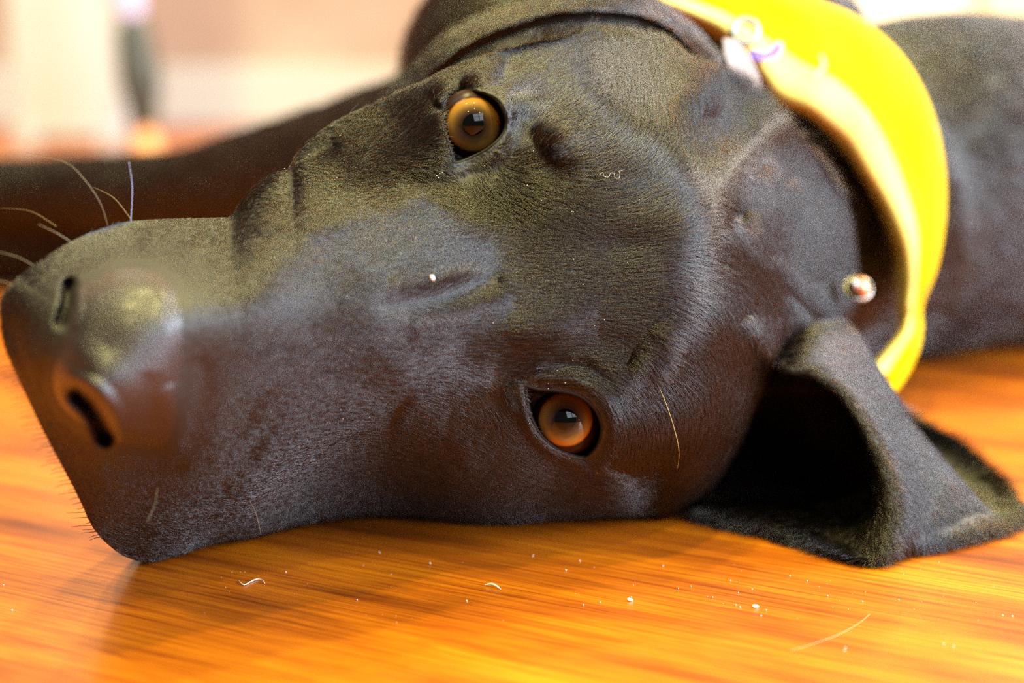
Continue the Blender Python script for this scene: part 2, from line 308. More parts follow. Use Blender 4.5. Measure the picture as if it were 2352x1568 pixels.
def head_depth(x, v, xs_end=True):
    yt, yb = interp(x, TOP), interp(x, BOT); y = (yt+yb)/2+(yb-yt)/2*v
    zt, zb = interp(x, ZT), zbot(x); ze = zt+(zb-zt)*(v+1)/2
    d = tps_eval(CC, CP, x, y)
    s = np.sqrt(np.clip(1-np.abs(v)**7, 0, 1))
    eL = np.sqrt(np.clip(1-(1-np.clip(x/70, 0, 1))**2, 0, 1)); eR = np.sqrt(np.clip(1-(1-np.clip((1965-x)/110, 0, 1))**2, 0, 1))
    out = ze-(ze-d)*s*eL*eR
    fade = smooth((1-np.abs(v))/.06)
    for pl, wd, hgt in STROKES:
        out = out-hgt*stroke(x, y, pl, wd*1.25)*fade
    for bx_, by_, rx, ry, hh in BLOBS: out = out-hh*np.exp(-((x-bx_)/rx)**2-((y-by_)/ry)**2)*fade
    out = out-lumps(x, y)*fade*.3
    for poly in (EYE_U, EYE_L):
        q = seg_dist(x, y, poly+poly[:1]); ins = inside(x, y, poly)
        out = np.where(ins, out+13*smooth(q/9), out-.4*np.exp(-(q/7)**2))
    # nostrils
    for pl, wd, dp in (([(178, 905), (205, 930), (228, 965), (242, 1000)], 21, 14), ([(158, 655), (154, 700), (142, 738)], 14, 9)):
        q = seg_dist(x, y, pl); out = out+dp*np.exp(-np.abs(q/wd)**2.2)
    return y, out
def vdist(n): t = np.linspace(-1, 1, n); return .6*t+.4*np.sin(t*np.pi/2)
NX, NV, NB = 500, 310, 44
ux = np.linspace(0, 1, NX); XS = 1965*(.80*ux+.20*(.5-.5*np.cos(np.pi*ux)))
XS[0] = .3; XS[-1] = 1964.7
V = vdist(NV); GX, GV = np.meshgrid(XS, V, indexing='ij')
GY, GD = head_depth(GX, GV)
HF = P(GX, GY, GD/1000)                                        # the side of the head that faces the photographer
tb = np.linspace(0, 1, NB+2)[1:-1]; vb = np.cos(np.pi*tb)
BX, BV = np.meshgrid(XS, vb, indexing='ij'); yt, yb = interp(BX, TOP), interp(BX, BOT)
BY = (yt+yb)/2+(yb-yt)/2*BV; zt, zb = interp(BX, ZT), zbot(BX)
e1 = np.sqrt(np.clip(1-(1-np.clip(BX/260, 0, 1))**2, 0, 1))*np.sqrt(np.clip(1-(1-np.clip((1965-BX)/400, 0, 1))**2, 0, 1))
back = interp(BX, [(0, 8), (300, 34), (700, 44), (1100, 58), (1500, 62), (1965, 50)])
BD = zt+(zb-zt)*(BV+1)/2+back*np.sqrt(np.clip(1-BV**2, 0, 1))*e1
HB = P(BX, BY, BD/1000)
HV = np.concatenate([HF, HB], 1); HV[..., 2] = np.maximum(HV[..., 2], .0004)
nr = HV.shape[1]; hf = grid_faces(NX, nr, True)[:, ::-1]
hverts = np.concatenate([HV.reshape(-1, 3), HV[0].mean(0)[None], HV[-1].mean(0)[None]])
j = np.arange(nr); c0, c1 = NX*nr, NX*nr+1
caps = [(int(a), int((a+1) % nr), c0) for a in j]+[(int((NX-1)*nr+(a+1) % nr), int((NX-1)*nr+a), c1) for a in j]
head_faces = [tuple(map(int, f)) for f in hf]+caps

dog = tag(empty('dog', (0.05, .62, 0)), 'dark brown short-haired dog lying on its side, head on the wooden floor', 'dog')
head = mesh_obj('body', hverts, head_faces, M_skin, dog)

# torso, neck, shoulder and forelegs: overlapping limbs fused into one skin
def ell(bm, c, r, rot=None):
    t = bmesh.ops.create_icosphere(bm, subdivisions=4, radius=1)['verts']
    M = Matrix.Translation(c)@(rot or Matrix())@Matrix.Diagonal((*r, 1)); bmesh.ops.transform(bm, matrix=M, verts=t)
def limb(bm, pts, rad, n=24, seg=28):
    pts = catmull(pts, n); rad = np.interp(np.linspace(0, 1, n), np.linspace(0, 1, len(rad)), rad)
    for p, r in zip(pts, rad):
        t = bmesh.ops.create_icosphere(bm, subdivisions=3, radius=float(r))['verts']; bmesh.ops.translate(bm, vec=Vector(p), verts=t)
bm = bmesh.new()
nk0 = P(1480, 610, .61); nk1 = P(1750, 520, .69); nk2 = P(1930, 480, .775)
limb(bm, [nk0, nk1, nk2], [.045, .058, .074])
limb(bm, [nk2, (.20, .79, .078), (.34, .86, .075), (.62, .98, .085)], [.074, .078, .075, .085])
limb(bm, [nk2+np.array([-.01, 0, 0]), (.06, .70, .092), (.025, .70, .088)], [.074, .080, .074], n=14)
ell(bm, Vector((.052, .71, .13)), (.098, .055, .062))
limb(bm, [(.0, .72, .095), (-.075, .79, .083), (-.17, .88, .066), (-.27, .965, .058), (-.40, 1.0, .050), (-.46, 1.01, .045)], [.050, .034, .022, .021, .023, .024], n=44)
limb(bm, [(.0, .78, .050), (-.11, .90, .036), (-.20, .97, .026), (-.30, 1.0, .0255), (-.42, 1.03, .026), (-.47, 1.03, .024)], [.042, .028, .024, .0245, .026, .023], n=44)
for px_, py_, pz_ in ((-.475, 1.01, .045), (-.485, 1.03, .024)):
    ell(bm, Vector((px_-.012, py_, pz_)), (.034, .027, .021))
    for q_ in range(4): ell(bm, Vector((px_-.040+.006*abs(q_-1.5), py_-.021+.014*q_, pz_-.002)), (.014, .0085, .011))
for v in bm.verts: v.co.z = max(v.co.z, .0004)
body0 = bm_obj('torso_tmp', bm, M_skin)
md = body0.modifiers.new('r', 'REMESH'); md.mode = 'VOXEL'; md.voxel_size = .004; md.use_smooth_shade = True
md = body0.modifiers.new('s', 'SMOOTH'); md.iterations = 12; md.factor = .6
dg = bpy.context.evaluated_depsgraph_get(); me = bpy.data.meshes.new_from_object(body0.evaluated_get(dg)); 
tv = np.empty(len(me.vertices)*3, np.float32); me.vertices.foreach_get('co', tv); tv = tv.reshape(-1, 3).astype(float)
tq = [tuple(p.vertices) for p in me.polygons]
tv[:, 2] = np.maximum(tv[:, 2], .0003)
bpy.data.objects.remove(body0)
torso = mesh_obj('torso_tmp', tv, tq, M_skin)

# near ear: one leather sheet that rises from the skull, folds over and lies spread on the floor
def fd(py, lift=.0): return float(floor_d(py))-lift
K_ = [(1800, 770, .545), (1830, 820, .56), (1850, 880, .57), (1870, 960, .565), (1880, 1040, .56), (1870, 1110, .545), (1840, 1150, .535), (1800, 1160, .53), (1740, 1158, .53), (1680, 1152, .53), (1610, 1150, .52)]
K2 = [(1750, 800, .560), (1740, 850, .575), (1720, 900, .58), (1700, 950, .58), (1680, 1000, .575), (1655, 1050, .565), (1630, 1090, .555), (1610, 1110, .55), (1600, 1120, .545), (1590, 1130, .54), (1580, 1140, .535)]
M1 = [(1800, 790, .515), (1870, 830, .525), (1930, 900, .53), (1965, 990, .525), (1990, 1090, .515), (1985, 1160, .508), (1940, 1196, .505), (1880, 1190, .507), (1800, 1180, .51), (1720, 1172, .512), (1620, 1162, .515)]
R_ = [(1790, 838, .498), (1860, 860, .492), (1925, 905, .492), (1978, 980, .487), (2018, 1070, .481), (2036, 1155, .476), (2025, 1225, .473), (1990, 1284, .472), (1890, 1256, .482), (1780, 1222, .497), (1590, 1178, .514)]
O1 = [(1830, 775, .515), (1905, 800, .512), (1985, 890, .507), (2050, 980, .503), (2100, 1070, .496), (2125, 1150, .488), (2110, 1215, .480), (2060, 1268, .4765), (1900, 1262, .484), (1785, 1228, .498), (1592, 1182, .516)]
O2 = [(1880, 735, .548), (1950, 770, .538), (2030, 880, .527), (2085, 965, .523), (2160, 1060, .517), (2215, 1130, .508), (2235, 1175, .500), (2210, 1232, .489), (1930, 1262, .4868), (1800, 1230, .500), (1596, 1184, .518)]
O3 = [(1910, 725, .575), (1960, 780, .562), (2030, 900, .550), (2085, 992, .560), (2160, 1082, .554), (2225, 1145, .540), (2275, 1175, .515), (2300, 1212, .500), (1960, 1258, .492), (1830, 1230, .503), (1600, 1184, .52)]
O4 = [(1915, 730, .585), (1970, 800, .568), (2045, 905, .560), (2110, 966, .560), (2200, 1012, .557), (2280, 1085, .548), (2325, 1150, .530), (2343, 1192, .515), (2000, 1240, .497), (1840, 1222, .508), (1602, 1182, .522)]
rows = []
for rr in (K2, K_, M1, R_, O1, O2, O3, O4): rows.append(catmull(np.array([[a, b, c*1000] for a, b, c in [(1780, 690, .560), (1825, 705, .552)]+rr]), 110))
rows = np.array(rows); ear = np.array([catmull(rows[:, i], 90) for i in range(110)])     # 110 x 90
EV = P(ear[..., 0], ear[..., 1], ear[..., 2]/1000); EV[..., 2] = np.maximum(EV[..., 2], .0018)
EN = np.cross(np.gradient(EV, axis=0), np.gradient(EV, axis=1)); EN /= np.linalg.norm(EN, axis=-1)[..., None]+1e-9
eyv = EV+EN*.0008; eyb = EV-EN*.0008; eyv[..., 2] = np.maximum(eyv[..., 2], .0004); eyb[..., 2] = np.maximum(eyb[..., 2], .0004)
def slab_mesh(A, B):
    n, m = A.shape[:2]; f = grid_faces(n, m); g = f[:, ::-1]+n*m
    ring = [i*m for i in range(n)]+[(n-1)*m+k for k in range(1, m)]+[i*m+m-1 for i in range(n-2, -1, -1)]+[k for k in range(m-2, 0, -1)]
    side = [(ring[(k+1) % len(ring)], ring[k], ring[k]+n*m, ring[(k+1) % len(ring)]+n*m) for k in range(len(ring))]
    return np.concatenate([A.reshape(-1, 3), B.reshape(-1, 3)]), [tuple(map(int, q)) for q in f]+[tuple(map(int, q)) for q in g]+side
ev_, ef_ = slab_mesh(eyv, eyb)
ear_o = mesh_obj('ear', ev_, ef_, M_skin, dog)
# far ear: drawn back flat behind the far cheek
FE = [[(1640, 175, .535), (1500, 60, .528), (1300, 40, .53), (1100, 95, .545), (960, 195, .565), (850, 290, .58)],
      [(1650, 155, .545), (1508, 38, .545), (1300, 18, .548), (1092, 74, .56), (950, 178, .58), (850, 280, .59)],
      [(1655, 135, .57), (1508, 20, .575), (1300, 0, .58), (1088, 58, .585), (945, 165, .60), (850, 270, .60)]]
fr = np.array([catmull(np.array([[a, b, c*1000] for a, b, c in r]), 80) for r in FE]); fe = np.array([catmull(fr[:, i], 24) for i in range(80)])
FV = P(fe[..., 0], fe[..., 1], fe[..., 2]/1000); FN = np.cross(np.gradient(FV, axis=0), np.gradient(FV, axis=1)); FN /= np.linalg.norm(FN, axis=-1)[..., None]+1e-9
fv_, ff_ = slab_mesh(FV+FN*.0016, FV-FN*.0016)
mesh_obj('ear', fv_, ff_, M_skin, dog)
# fuse head and torso into one continuous skin
md = head.modifiers.new('b', 'BOOLEAN'); md.operation = 'UNION'; md.object = torso; md.solver = 'FAST'
bpy.context.view_layer.update(); dg = bpy.context.evaluated_depsgraph_get()
hm = bpy.data.meshes.new_from_object(head.evaluated_get(dg)); head.modifiers.clear()
print('HEAD', len(head.data.polygons), 'TORSO', len(tq), 'UNION', len(hm.polygons))
if len(hm.polygons) > len(tq)*.5+len(head.data.polygons)*.5: head.data = hm
bpy.data.objects.remove(torso)
head.data.polygons.foreach_set('use_smooth', [True]*len(head.data.polygons))

# nose leather
inn = inside(GX, GY, NOSE); qn = seg_dist(GX, GY, NOSE+NOSE[:1])
NRM = np.cross(np.gradient(HF, axis=0), np.gradient(HF, axis=1)); NRM /= np.linalg.norm(NRM, axis=-1)[..., None]+1e-12
if (NRM[250, 155]@FW) > 0: NRM = -NRM
nv = HF+NRM*(np.where(inn, smooth(qn/75)*.0012-.0003, -.0006))[..., None]
keep = inn[:-1, :-1] | inn[1:, :-1] | inn[:-1, 1:] | inn[1:, 1:]
q = grid_faces(NX, NV).reshape(NX-1, NV-1, 4)[keep]; used, inv = np.unique(q, return_inverse=True)
nose = mesh_obj('nose', nv.reshape(-1, 3)[used], inv.reshape(-1, 4)[:, ::-1].copy(), M_nose, dog)

# eyes
def iris_mat():
    m, n, l, b = new_mat('amber_iris'); tc = n.new('ShaderNodeTexCoord'); ln = n.new('ShaderNodeVectorMath'); ln.operation = 'LENGTH'
    mp = n.new('ShaderNodeMapping'); mp.inputs['Scale'].default_value = (1, 1, 0); l.new(tc.outputs['Object'], mp.inputs[0]); l.new(mp.outputs[0], ln.inputs[0])
    mu = n.new('ShaderNodeMath'); mu.operation = 'MULTIPLY'; mu.inputs[1].default_value = 1/.0075; l.new(ln.outputs['Value'], mu.inputs[0])
    nz = n.new('ShaderNodeTexNoise'); nz.inputs['Scale'].default_value = 900; l.new(tc.outputs['Object'], nz.inputs[0])
    ad = n.new('ShaderNodeMath'); ad.operation = 'MULTIPLY_ADD'; ad.inputs[1].default_value = .04; l.new(nz.outputs['Fac'], ad.inputs[0]); l.new(mu.outputs[0], ad.inputs[2])
    r = n.new('ShaderNodeValToRGB'); e = r.color_ramp.elements
    e[0].position = .38; e[0].color = (.012, .007, .006, 1); e[1].position = 1.03; e[1].color = (.03, .008, .003, 1)
    for p, c in ((.50, (.035, .02, .01)), (.64, (.10, .055, .015)), (.80, (.26, .14, .028)), (.92, (.34, .15, .018)), (.985, (.10, .03, .004))):
        x = e.new(p); x.color = (*c, 1)
    l.new(ad.outputs[0], r.inputs[0]); l.new(r.outputs[0], b.inputs['Base Color'])
    b.inputs['Roughness'].default_value = .4; b.inputs['Coat Weight'].default_value = 1; b.inputs['Coat Roughness'].default_value = 0; b.inputs['Coat IOR'].default_value = 1.38; b.inputs['Specular IOR Level'].default_value = 0.0
    return m
M_iris = iris_mat()
def cap(name, R, r0, r1, bulge, mat, parent, rings=24, seg=72):
    """part of the globe between radii r0 and r1 about the local z axis, raised into a cornea"""
    vs, fs = [], []
    for i in range(rings+1):
        r = r0+(r1-r0)*i/rings; z = math.sqrt(max(R*R-r*r, 0))+bulge*(1-min(r/.0076, 1)**2)
        for k in range(seg): a = 2*math.pi*k/seg; vs.append((r*math.cos(a), r*math.sin(a), z))
    for i in range(rings):
        for k in range(seg): fs.append((i*seg+k, (i+1)*seg+k, (i+1)*seg+(k+1) % seg, i*seg+(k+1) % seg))
    if r0 < 1e-5: fs = fs
    me = bpy.data.meshes.new(name); me.from_pydata(vs, [], fs); me.polygons.foreach_set('use_smooth', [True]*len(fs)); me.materials.append(mat)
    o = bpy.data.objects.new(name, me); COL.objects.link(o); o.parent = parent; return o
for (cx, cy, dz, aim, poly, pup) in ((1087, 286, .4645, (0.00, -.6, .13), EYE_U, (.0008, -.0005)), (1299, 963, .4615, (.01, -.6, .13), EYE_L, (.0, .0005))):
    c = P(cx, cy, dz)
    bm = bmesh.new(); bmesh.ops.create_uvsphere(bm, u_segments=48, v_segments=32, radius=.0098)
    e = bm_obj('eyeball', bm, M_sclera); e.parent = dog
    zax = (Vector(aim)-Vector(c)); zax = (Vector((0, 0, CAM_H))-Vector(c)) if True else zax
    e.rotation_mode = 'QUATERNION'; e.rotation_quaternion = zax.to_track_quat('Z', 'Y'); e.location = Vector(c)-dog.location
    cap('iris', .00990, .0, .0074, .0011, M_iris, e)
    cap('pupil', .01002, .0, .0028, .0011, M_pupil, e, rings=8)
    # lid rim
    pp = np.array(poly); yv = pp[:, 1]; xv = pp[:, 0]; ytp, ybt = interp(xv, TOP), interp(xv, BOT)
    dd = tps_eval(CC, CP, xv, yv)
    hb = BVHTree.FromPolygons([tuple(v) for v in hverts[:NX*nr]], [tuple(map(int, f)) for f in hf[::1]]) if 'HBVH' not in globals() else HBVH
    HBVH = hb
    ring = []
    cen = pp.mean(0)
    for x, y in pp:
        ox, oy = x+(x-cen[0])*.045, y+(y-cen[1])*.045
        h = hb.ray_cast(Vector(CAMV), (Vector(P(ox, oy, 1.0))-Vector(CAMV)).normalized())
        dh = float((np.array(h[0])-CAMV)@FW) if h[0] else .452
        ring.append(P(x, y, dh+.0006))
    ring = np.array(ring); ring = (np.roll(ring, 1, 0)+ring*2+np.roll(ring, -1, 0))/4
    n = len(ring); tg = np.roll(ring, -1, 0)-np.roll(ring, 1, 0); tg /= np.linalg.norm(tg, axis=1)[:, None]
    a = np.cross(tg, FW); b = np.cross(tg, a); th = np.linspace(0, 2*np.pi, 10, endpoint=False)
    vv = ring[:, None]+.00055*(np.cos(th)[None, :, None]*a[:, None]+np.sin(th)[None, :, None]*b[:, None])
    fsx = []
    for i in range(n):
        for k in range(10): fsx.append((i*10+k, i*10+(k+1) % 10, ((i+1) % n)*10+(k+1) % 10, ((i+1) % n)*10+k))
    mesh_obj('eyelid', vv.reshape(-1, 3), fsx, M_lid, dog)

# ------------------------------------------------------------------ fur
FLOW = [(150, 620, -35), (60, 760, 150), (450, 600, -25), (450, 720, -5), (500, 850, 12), (450, 1000, 40), (300, 1150, 70), (450, 1180, 50), (600, 1150, 40), (600, 950, 40), (600, 750, 0), (600, 550, -30),
        (700, 440, 25), (620, 430, 35), (700, 600, -35), (850, 560, -60), (950, 500, -68), (1000, 560, -40), (800, 680, -12), (950, 650, -20), (1100, 560, -18), (1150, 640, -8), (800, 820, 25), (950, 780, 25), (1080, 780, 10), (1150, 720, -8),
        (800, 950, 50), (950, 950, 50), (1100, 960, 62), (900, 1100, 30), (1100, 1080, 65), (1300, 1120, 30), (1200, 860, -20), (1300, 850, -12), (1160, 920, 70), (1210, 1020, 60), (1420, 900, 40), (1430, 1000, 85), (1480, 1080, 60), (1560, 950, 72), (1600, 1080, 100),
        (1250, 640, -2), (1350, 560, 2), (1300, 480, 22), (1200, 450, 38), (1120, 430, 58), (1060, 420, 80), (1000, 430, 20), (900, 400, 18), (850, 330, 0), (900, 270, -22), (980, 300, -12), (1000, 220, -35), (1100, 180, -35), (1180, 230, -60), (1200, 290, -65),
        (1230, 340, -40), (1300, 340, -30), (1260, 400, 10), (1300, 200, -60), (1400, 150, -70), (1450, 280, -68), (1500, 380, -50), (1420, 420, -28), (1400, 490, -10), (1550, 480, -25), (1450, 600, -6), (1600, 600, 0), (1620, 180, -85), (1620, 330, -75),
        (1400, 700, 5), (1350, 780, 10), (1450, 780, 25), (1480, 860, 65), (1560, 740, 20), (1600, 820, 42), (1680, 760, 28), (1650, 880, 62), (1700, 930, 75), (1740, 600, 10), (1750, 450, 20), (1750, 780, 40), (1850, 600, 60), (1850, 450, 50)]
fp = np.array([f[:2] for f in FLOW], float); fa = np.radians([f[2] for f in FLOW]); fvx, fvy = np.cos(fa), np.sin(fa)
def flow_dir(px, py):
    vx = np.empty(len(px)); vy = np.empty(len(px))
    for s in range(0, len(px), 20000):
        d2 = (px[s:s+20000, None]-fp[:, 0])**2+(py[s:s+20000, None]-fp[:, 1])**2+400; wgt = 1/(d2+2600)**2.2
        vx[s:s+20000] = wgt@fvx; vy[s:s+20000] = wgt@fvy
    L = np.hypot(vx, vy)+1e-9; vx, vy = vx/L, vy/L
    a = .06*np.sin(px/63+1.7*np.sin(py/87))+.04*np.sin(px/9.1+py/13.7)
    return vx*np.cos(a)-vy*np.sin(a), vx*np.sin(a)+vy*np.cos(a)
def make_fur(name, pos, nrm, dirs, length, rad, lift, parent, jit=.18, npt=4, droop=.6, clump=0):
    n = len(pos); dirs = dirs-(dirs*nrm).sum(1)[:, None]*nrm; dirs /= np.linalg.norm(dirs, axis=1)[:, None]+1e-9
    dirs = dirs+rng.normal(0, jit, (n, 3)); dirs = dirs-(dirs*nrm).sum(1)[:, None]*nrm; dirs /= np.linalg.norm(dirs, axis=1)[:, None]+1e-9
    L = (length*rng.uniform(.65, 1.15, n))[:, None]; lf = (lift*rng.uniform(.5, 1.5, n))[:, None]
    pts = np.empty((n, npt, 3))
    for k in range(npt):
        t = k/(npt-1); pts[:, k] = pos+L*(t*dirs+nrm*(lf*t*(1-droop*t)))-nrm*.0001*(1-t)
    if clump:
        mid = pts[:, npt//2]; key = np.floor(mid/clump+rng.normal(0, .12, mid.shape)).astype(np.int64)
        key = key[:, 0]*73856093 ^ key[:, 1]*19349663 ^ key[:, 2]*83492791
        _, inv = np.unique(key, return_inverse=True); cnt = np.bincount(inv)
        for k in range(1, npt):
            t = k/(npt-1); mean = np.stack([np.bincount(inv, pts[:, k, c])/cnt for c in range(3)], 1)
            pts[:, k] += (mean[inv]-pts[:, k])*.6*t*t
    pts[..., 2] = np.maximum(pts[..., 2], .0003)
    cu = bpy.data.hair_curves.new(name); cu.add_curves([npt]*n)
    cu.points.foreach_set('position', pts.astype(np.float32).ravel())
    rd = cu.attributes.get('radius') or cu.attributes.new('radius', 'FLOAT', 'POINT')
    rr = np.linspace(1, .25, npt)[None]*(np.asarray(rad)*np.ones(n))[:, None]
    rd.data.foreach_set('value', rr.astype(np.float32).ravel())
    cu.materials.append(M_hair); o = bpy.data.objects.new(name, cu); COL.objects.link(o)
    o.parent = parent; o.matrix_parent_inverse = Matrix.Translation(-Vector(parent.location)); o['kind'] = 'stuff'
    return o
def sample_grid(G, N, n, mask=None):
    A, B, C, D = G[:-1, :-1], G[1:, :-1], G[1:, 1:], G[:-1, 1:]
    ar = np.linalg.norm(np.cross(C-A, D-B), axis=-1)/2
    if mask is not None: ar = ar*mask
    cs = np.cumsum(ar.ravel()); k = np.searchsorted(cs, rng.uniform(0, cs[-1], n)); i, jj = np.unravel_index(np.clip(k, 0, ar.size-1), ar.shape)
    u = rng.uniform(size=n); v = rng.uniform(size=n)
    def bl(Q): return Q[i, jj]*((1-u)*(1-v))[:, None]+Q[i+1, jj]*(u*(1-v))[:, None]+Q[i+1, jj+1]*(u*v)[:, None]+Q[i, jj+1]*((1-u)*v)[:, None]
    p = bl(G); nn = bl(N); nn /= np.linalg.norm(nn, axis=1)[:, None]+1e-9
    global LAST; LAST = (i, jj)
    return p, nn, ar.sum()
eye_m = np.ones(GX.shape, bool)
for poly in (EYE_U, EYE_L): eye_m &= ~(inside(GX, GY, poly)) & (seg_dist(GX, GY, poly+poly[:1]) > 5)
nose_d = np.where(inn, 0, 1)
msk = (eye_m & ~inn)[:-1, :-1].astype(float)
NH = 300000
hp, hn, ar = sample_grid(HF, NRM, NH, msk)
px, py, dd = to_px(hp); dx, dy = flow_dir(px, py)
dirs = dx[:, None]*RT-dy[:, None]*UP
dn = seg_dist(px, py, NOSE+NOSE[:1]); de = np.minimum(seg_dist(px, py, EYE_U), seg_dist(px, py, EYE_L))
ln = .0020+.0034*smooth((px-450)/600)+.0026*smooth((px-1200)/350)
ln = ln*(.45+.55*smooth(de/70))*(.4+.6*smooth(dn/140)); lift = .20+.06*smooth((px-1100)/500)
print('head area', ar, 'hairs', NH)
make_fur('fur', hp, hn, dirs, ln, .00006, lift, dog, jit=(.32-.14*smooth((px-750)/450))[:, None], clump=.0011)
# hair on the back of the head and on the body, coarser where it is far out of focus
bmv = np.empty(len(tv)); 
tri = np.array([(f[0], f[i], f[i+1]) for f in tq for i in range(1, len(f)-1)]); A, B, C = tv[tri[:, 0]], tv[tri[:, 1]], tv[tri[:, 2]]
cr = np.cross(B-A, C-A); ar = np.linalg.norm(cr, axis=1)/2; cs = np.cumsum(ar); n = 110000
k = np.searchsorted(cs, rng.uniform(0, cs[-1], n)); u = rng.uniform(size=n); v = rng.uniform(size=n); f = u+v > 1; u[f] = 1-u[f]; v[f] = 1-v[f]
tp = A[k]+(B[k]-A[k])*u[:, None]+(C[k]-A[k])*v[:, None]; tn = cr[k]/(2*ar[k])[:, None]
tdir = np.tile(np.array([.75, .45, -.25]), (n, 1)); tdir[tp[:, 0] < 0] = (-.8, .6, -.1)
make_fur('fur', tp, tn, tdir, .014*np.ones(n), .00030, .14, dog, jit=.25, npt=3)
for G, N_, cnt in ((eyv, EN, 60000), (eyb, -EN, 60000)):
    ep, en, ar = sample_grid(G, N_, cnt)
    ts_ = np.gradient(EV, axis=0); tt_ = np.gradient(EV, axis=1); ts_ /= np.linalg.norm(ts_, axis=-1)[..., None]+1e-9; tt_ /= np.linalg.norm(tt_, axis=-1)[..., None]+1e-9
    ed = ts_[LAST]*.7+tt_[LAST]*.7
    make_fur('fur', ep, en, ed, (.0055*np.ones(cnt)), .00007, .14, ear_o, jit=.2)
for G, N_ in ((FV+FN*.0016, FN), (FV-FN*.0016, -FN)):
    ep, en, ar = sample_grid(G, N_, 16000); make_fur('fur', ep, en, np.tile(-RT*.8-UP*.3, (16000, 1)), .010*np.ones(16000), .0002, .15, dog, jit=.2, npt=3)

# whiskers and long brow hairs
def whisker(pts, r, mat=M_whisk):
    tube('whisker', [P(a, b, d/1000) for a, b, d in pts], [r*.45, r*.4, r*.2], mat, dog, seg=5, n=14)
for pts, r, mt in (([(300, 512, 428), (303, 460, 425), (303, 420, 423), (296, 372, 420)], .00022, simple('silver_whisker', (.45, .5, .75), .3)),
                   ([(248, 520, 424), (232, 470, 422), (200, 420, 420), (150, 372, 418), (60, 352, 417)], .0002, M_whisk), ([(302, 505, 430), (262, 455, 432), (215, 430, 434)], .0002, M_whisk),
                   ([(170, 560, 415), (130, 535, 412), (88, 515, 410)], .00024, M_whisk), ([(130, 520, 420), (70, 485, 424), (0, 478, 428)], .00016, M_whisk), ([(150, 590, 415), (143, 565, 414)], .0003, M_whisk),
                   ([(95, 620, 408), (40, 590, 405), (-20, 575, 402)], .00018, M_whisk), ([(30, 655, 400), (0, 645, 400), (-30, 650, 400)], .00018, M_whisk),
                   ([(362, 1120, 414), (355, 1160, 410), (336, 1200, 407)], .0002, M_whisk), ([(572, 1148, 442), (588, 1180, 440), (600, 1228, 438)], .0002, M_whisk),
                   ([(1512, 885, 450), (1535, 940, 443), (1553, 1000, 440), (1560, 1040, 440), (1556, 1076, 442)], .00011, simple('golden_hair', (.55, .38, .12), .35)),
                   ([(1450, 890, 449), (1466, 915, 446), (1474, 932, 445)], .0001, M_whisk), ([(1330, 270, 455), (1316, 190, 444), (1310, 68, 440)], .00009, M_dwhisk), ([(1352, 300, 455), (1378, 240, 447), (1396, 165, 443)], .0001, M_dwhisk)):
    whisker(pts, r, mt)
for i in range(46):
    t = i/45; x = np.interp(t, [0, .4, 1], [20, 95, 235]); y = float(interp(x, BOT)); L = random.uniform(18, 52); a = random.uniform(150, 200)
    zz = float(zbot(np.array(x))); tube('whisker', [P(x+4, y-6, zz/1000), P(x+L*.5*math.cos(math.radians(a)), y-L*.1, zz/1000-.001), P(x+L*math.cos(math.radians(a)), y+L*.25*math.sin(math.radians(a)), zz/1000-.001)], [.00012, .00009, .00004], M_dwhisk, dog, seg=4)

# ------------------------------------------------------------------ what the dog wears
OUT = [(1480, -70, .60), (1640, -40, .60), (1760, -12, .60), (1870, 22, .605), (1960, 62, .61), (2050, 140, .62), (2112, 245, .625), (2146, 370, .63), (2152, 500, .63), (2134, 620, .625), (2104, 700, .625), (2098, 735, .622), (2100, 768, .61), (2088, 825, .60), (2042, 905, .59), (1960, 960, .60)]
MID = [(1500, -30, .585), (1660, 10, .583), (1770, 50, .582), (1870, 95, .585), (1950, 140, .59), (2020, 215, .597), (2072, 310, .602), (2105, 420, .606), (2120, 520, .606), (2112, 620, .605), (2097, 700, .618), (2093, 735, .620), (2092, 768, .597), (2068, 822, .590), (2028, 880, .582), (1955, 945, .595)]
INN = [(1520, 0, .592), (1650, 60, .592), (1745, 150, .59), (1800, 215, .592), (1870, 245, .595), (1935, 300, .60), (1990, 375, .606), (2040, 460, .612), (2080, 565, .616), (2088, 640, .616), (2088, 700, .618), (2088, 735, .62), (2080, 768, .602), (2030, 828, .592), (2002, 868, .585), (1945, 930, .60)]
IN2 = [(x-22, y+14, d+.012) for x, y, d in INN]
rs = [catmull(np.array([[a, b, c*1000] for a, b, c in r]), 150) for r in ([(x+12, y-12, d+.045) for x, y, d in OUT], [(x, y, d+.012) for x, y, d in OUT], [(x, y, d+.024) for x, y, d in MID], [(x, y, d+.008) for x, y, d in INN], [(x, y, d+.022) for x, y, d in IN2])]
gg = np.array([catmull(np.array([r[i] for r in rs]), 44) for i in range(150)])
ii = np.arange(150)[:, None]; jj = np.arange(44)[None]
gg[..., 2] += 1.3*np.sin(ii/6.0+jj/7.0)+.8*np.sin(ii/3.1-jj/4.0)+2.0*np.exp(-((jj-24-3*np.sin(ii/17))/2.2)**2)
Bv = P(gg[..., 0], gg[..., 1], gg[..., 2]/1000); Bn = np.cross(np.gradient(Bv, axis=0), np.gradient(Bv, axis=1)); Bn /= np.linalg.norm(Bn, axis=-1)[..., None]+1e-9
v_, f_ = slab_mesh(Bv+Bn*.0008, Bv-Bn*.0008)
band = empty('bandana', tuple(P(2100, 500, .62))); tag(band, 'bright yellow cloth bandana wrapped round the dog\'s neck', 'bandana')
cl = mesh_obj('cloth', v_, f_, M_yellow, band); cl.data.materials.append(noisy('lit_yellow_cotton', (.74, .57, .12), (.80, .65, .18), 60, .95))  # second, paler yellow paints the sheen of the lit inner band into the cloth
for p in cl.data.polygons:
    if p.index < 2*149*43 and (p.index % (149*43)) % 43 > 25: p.material_index = 1
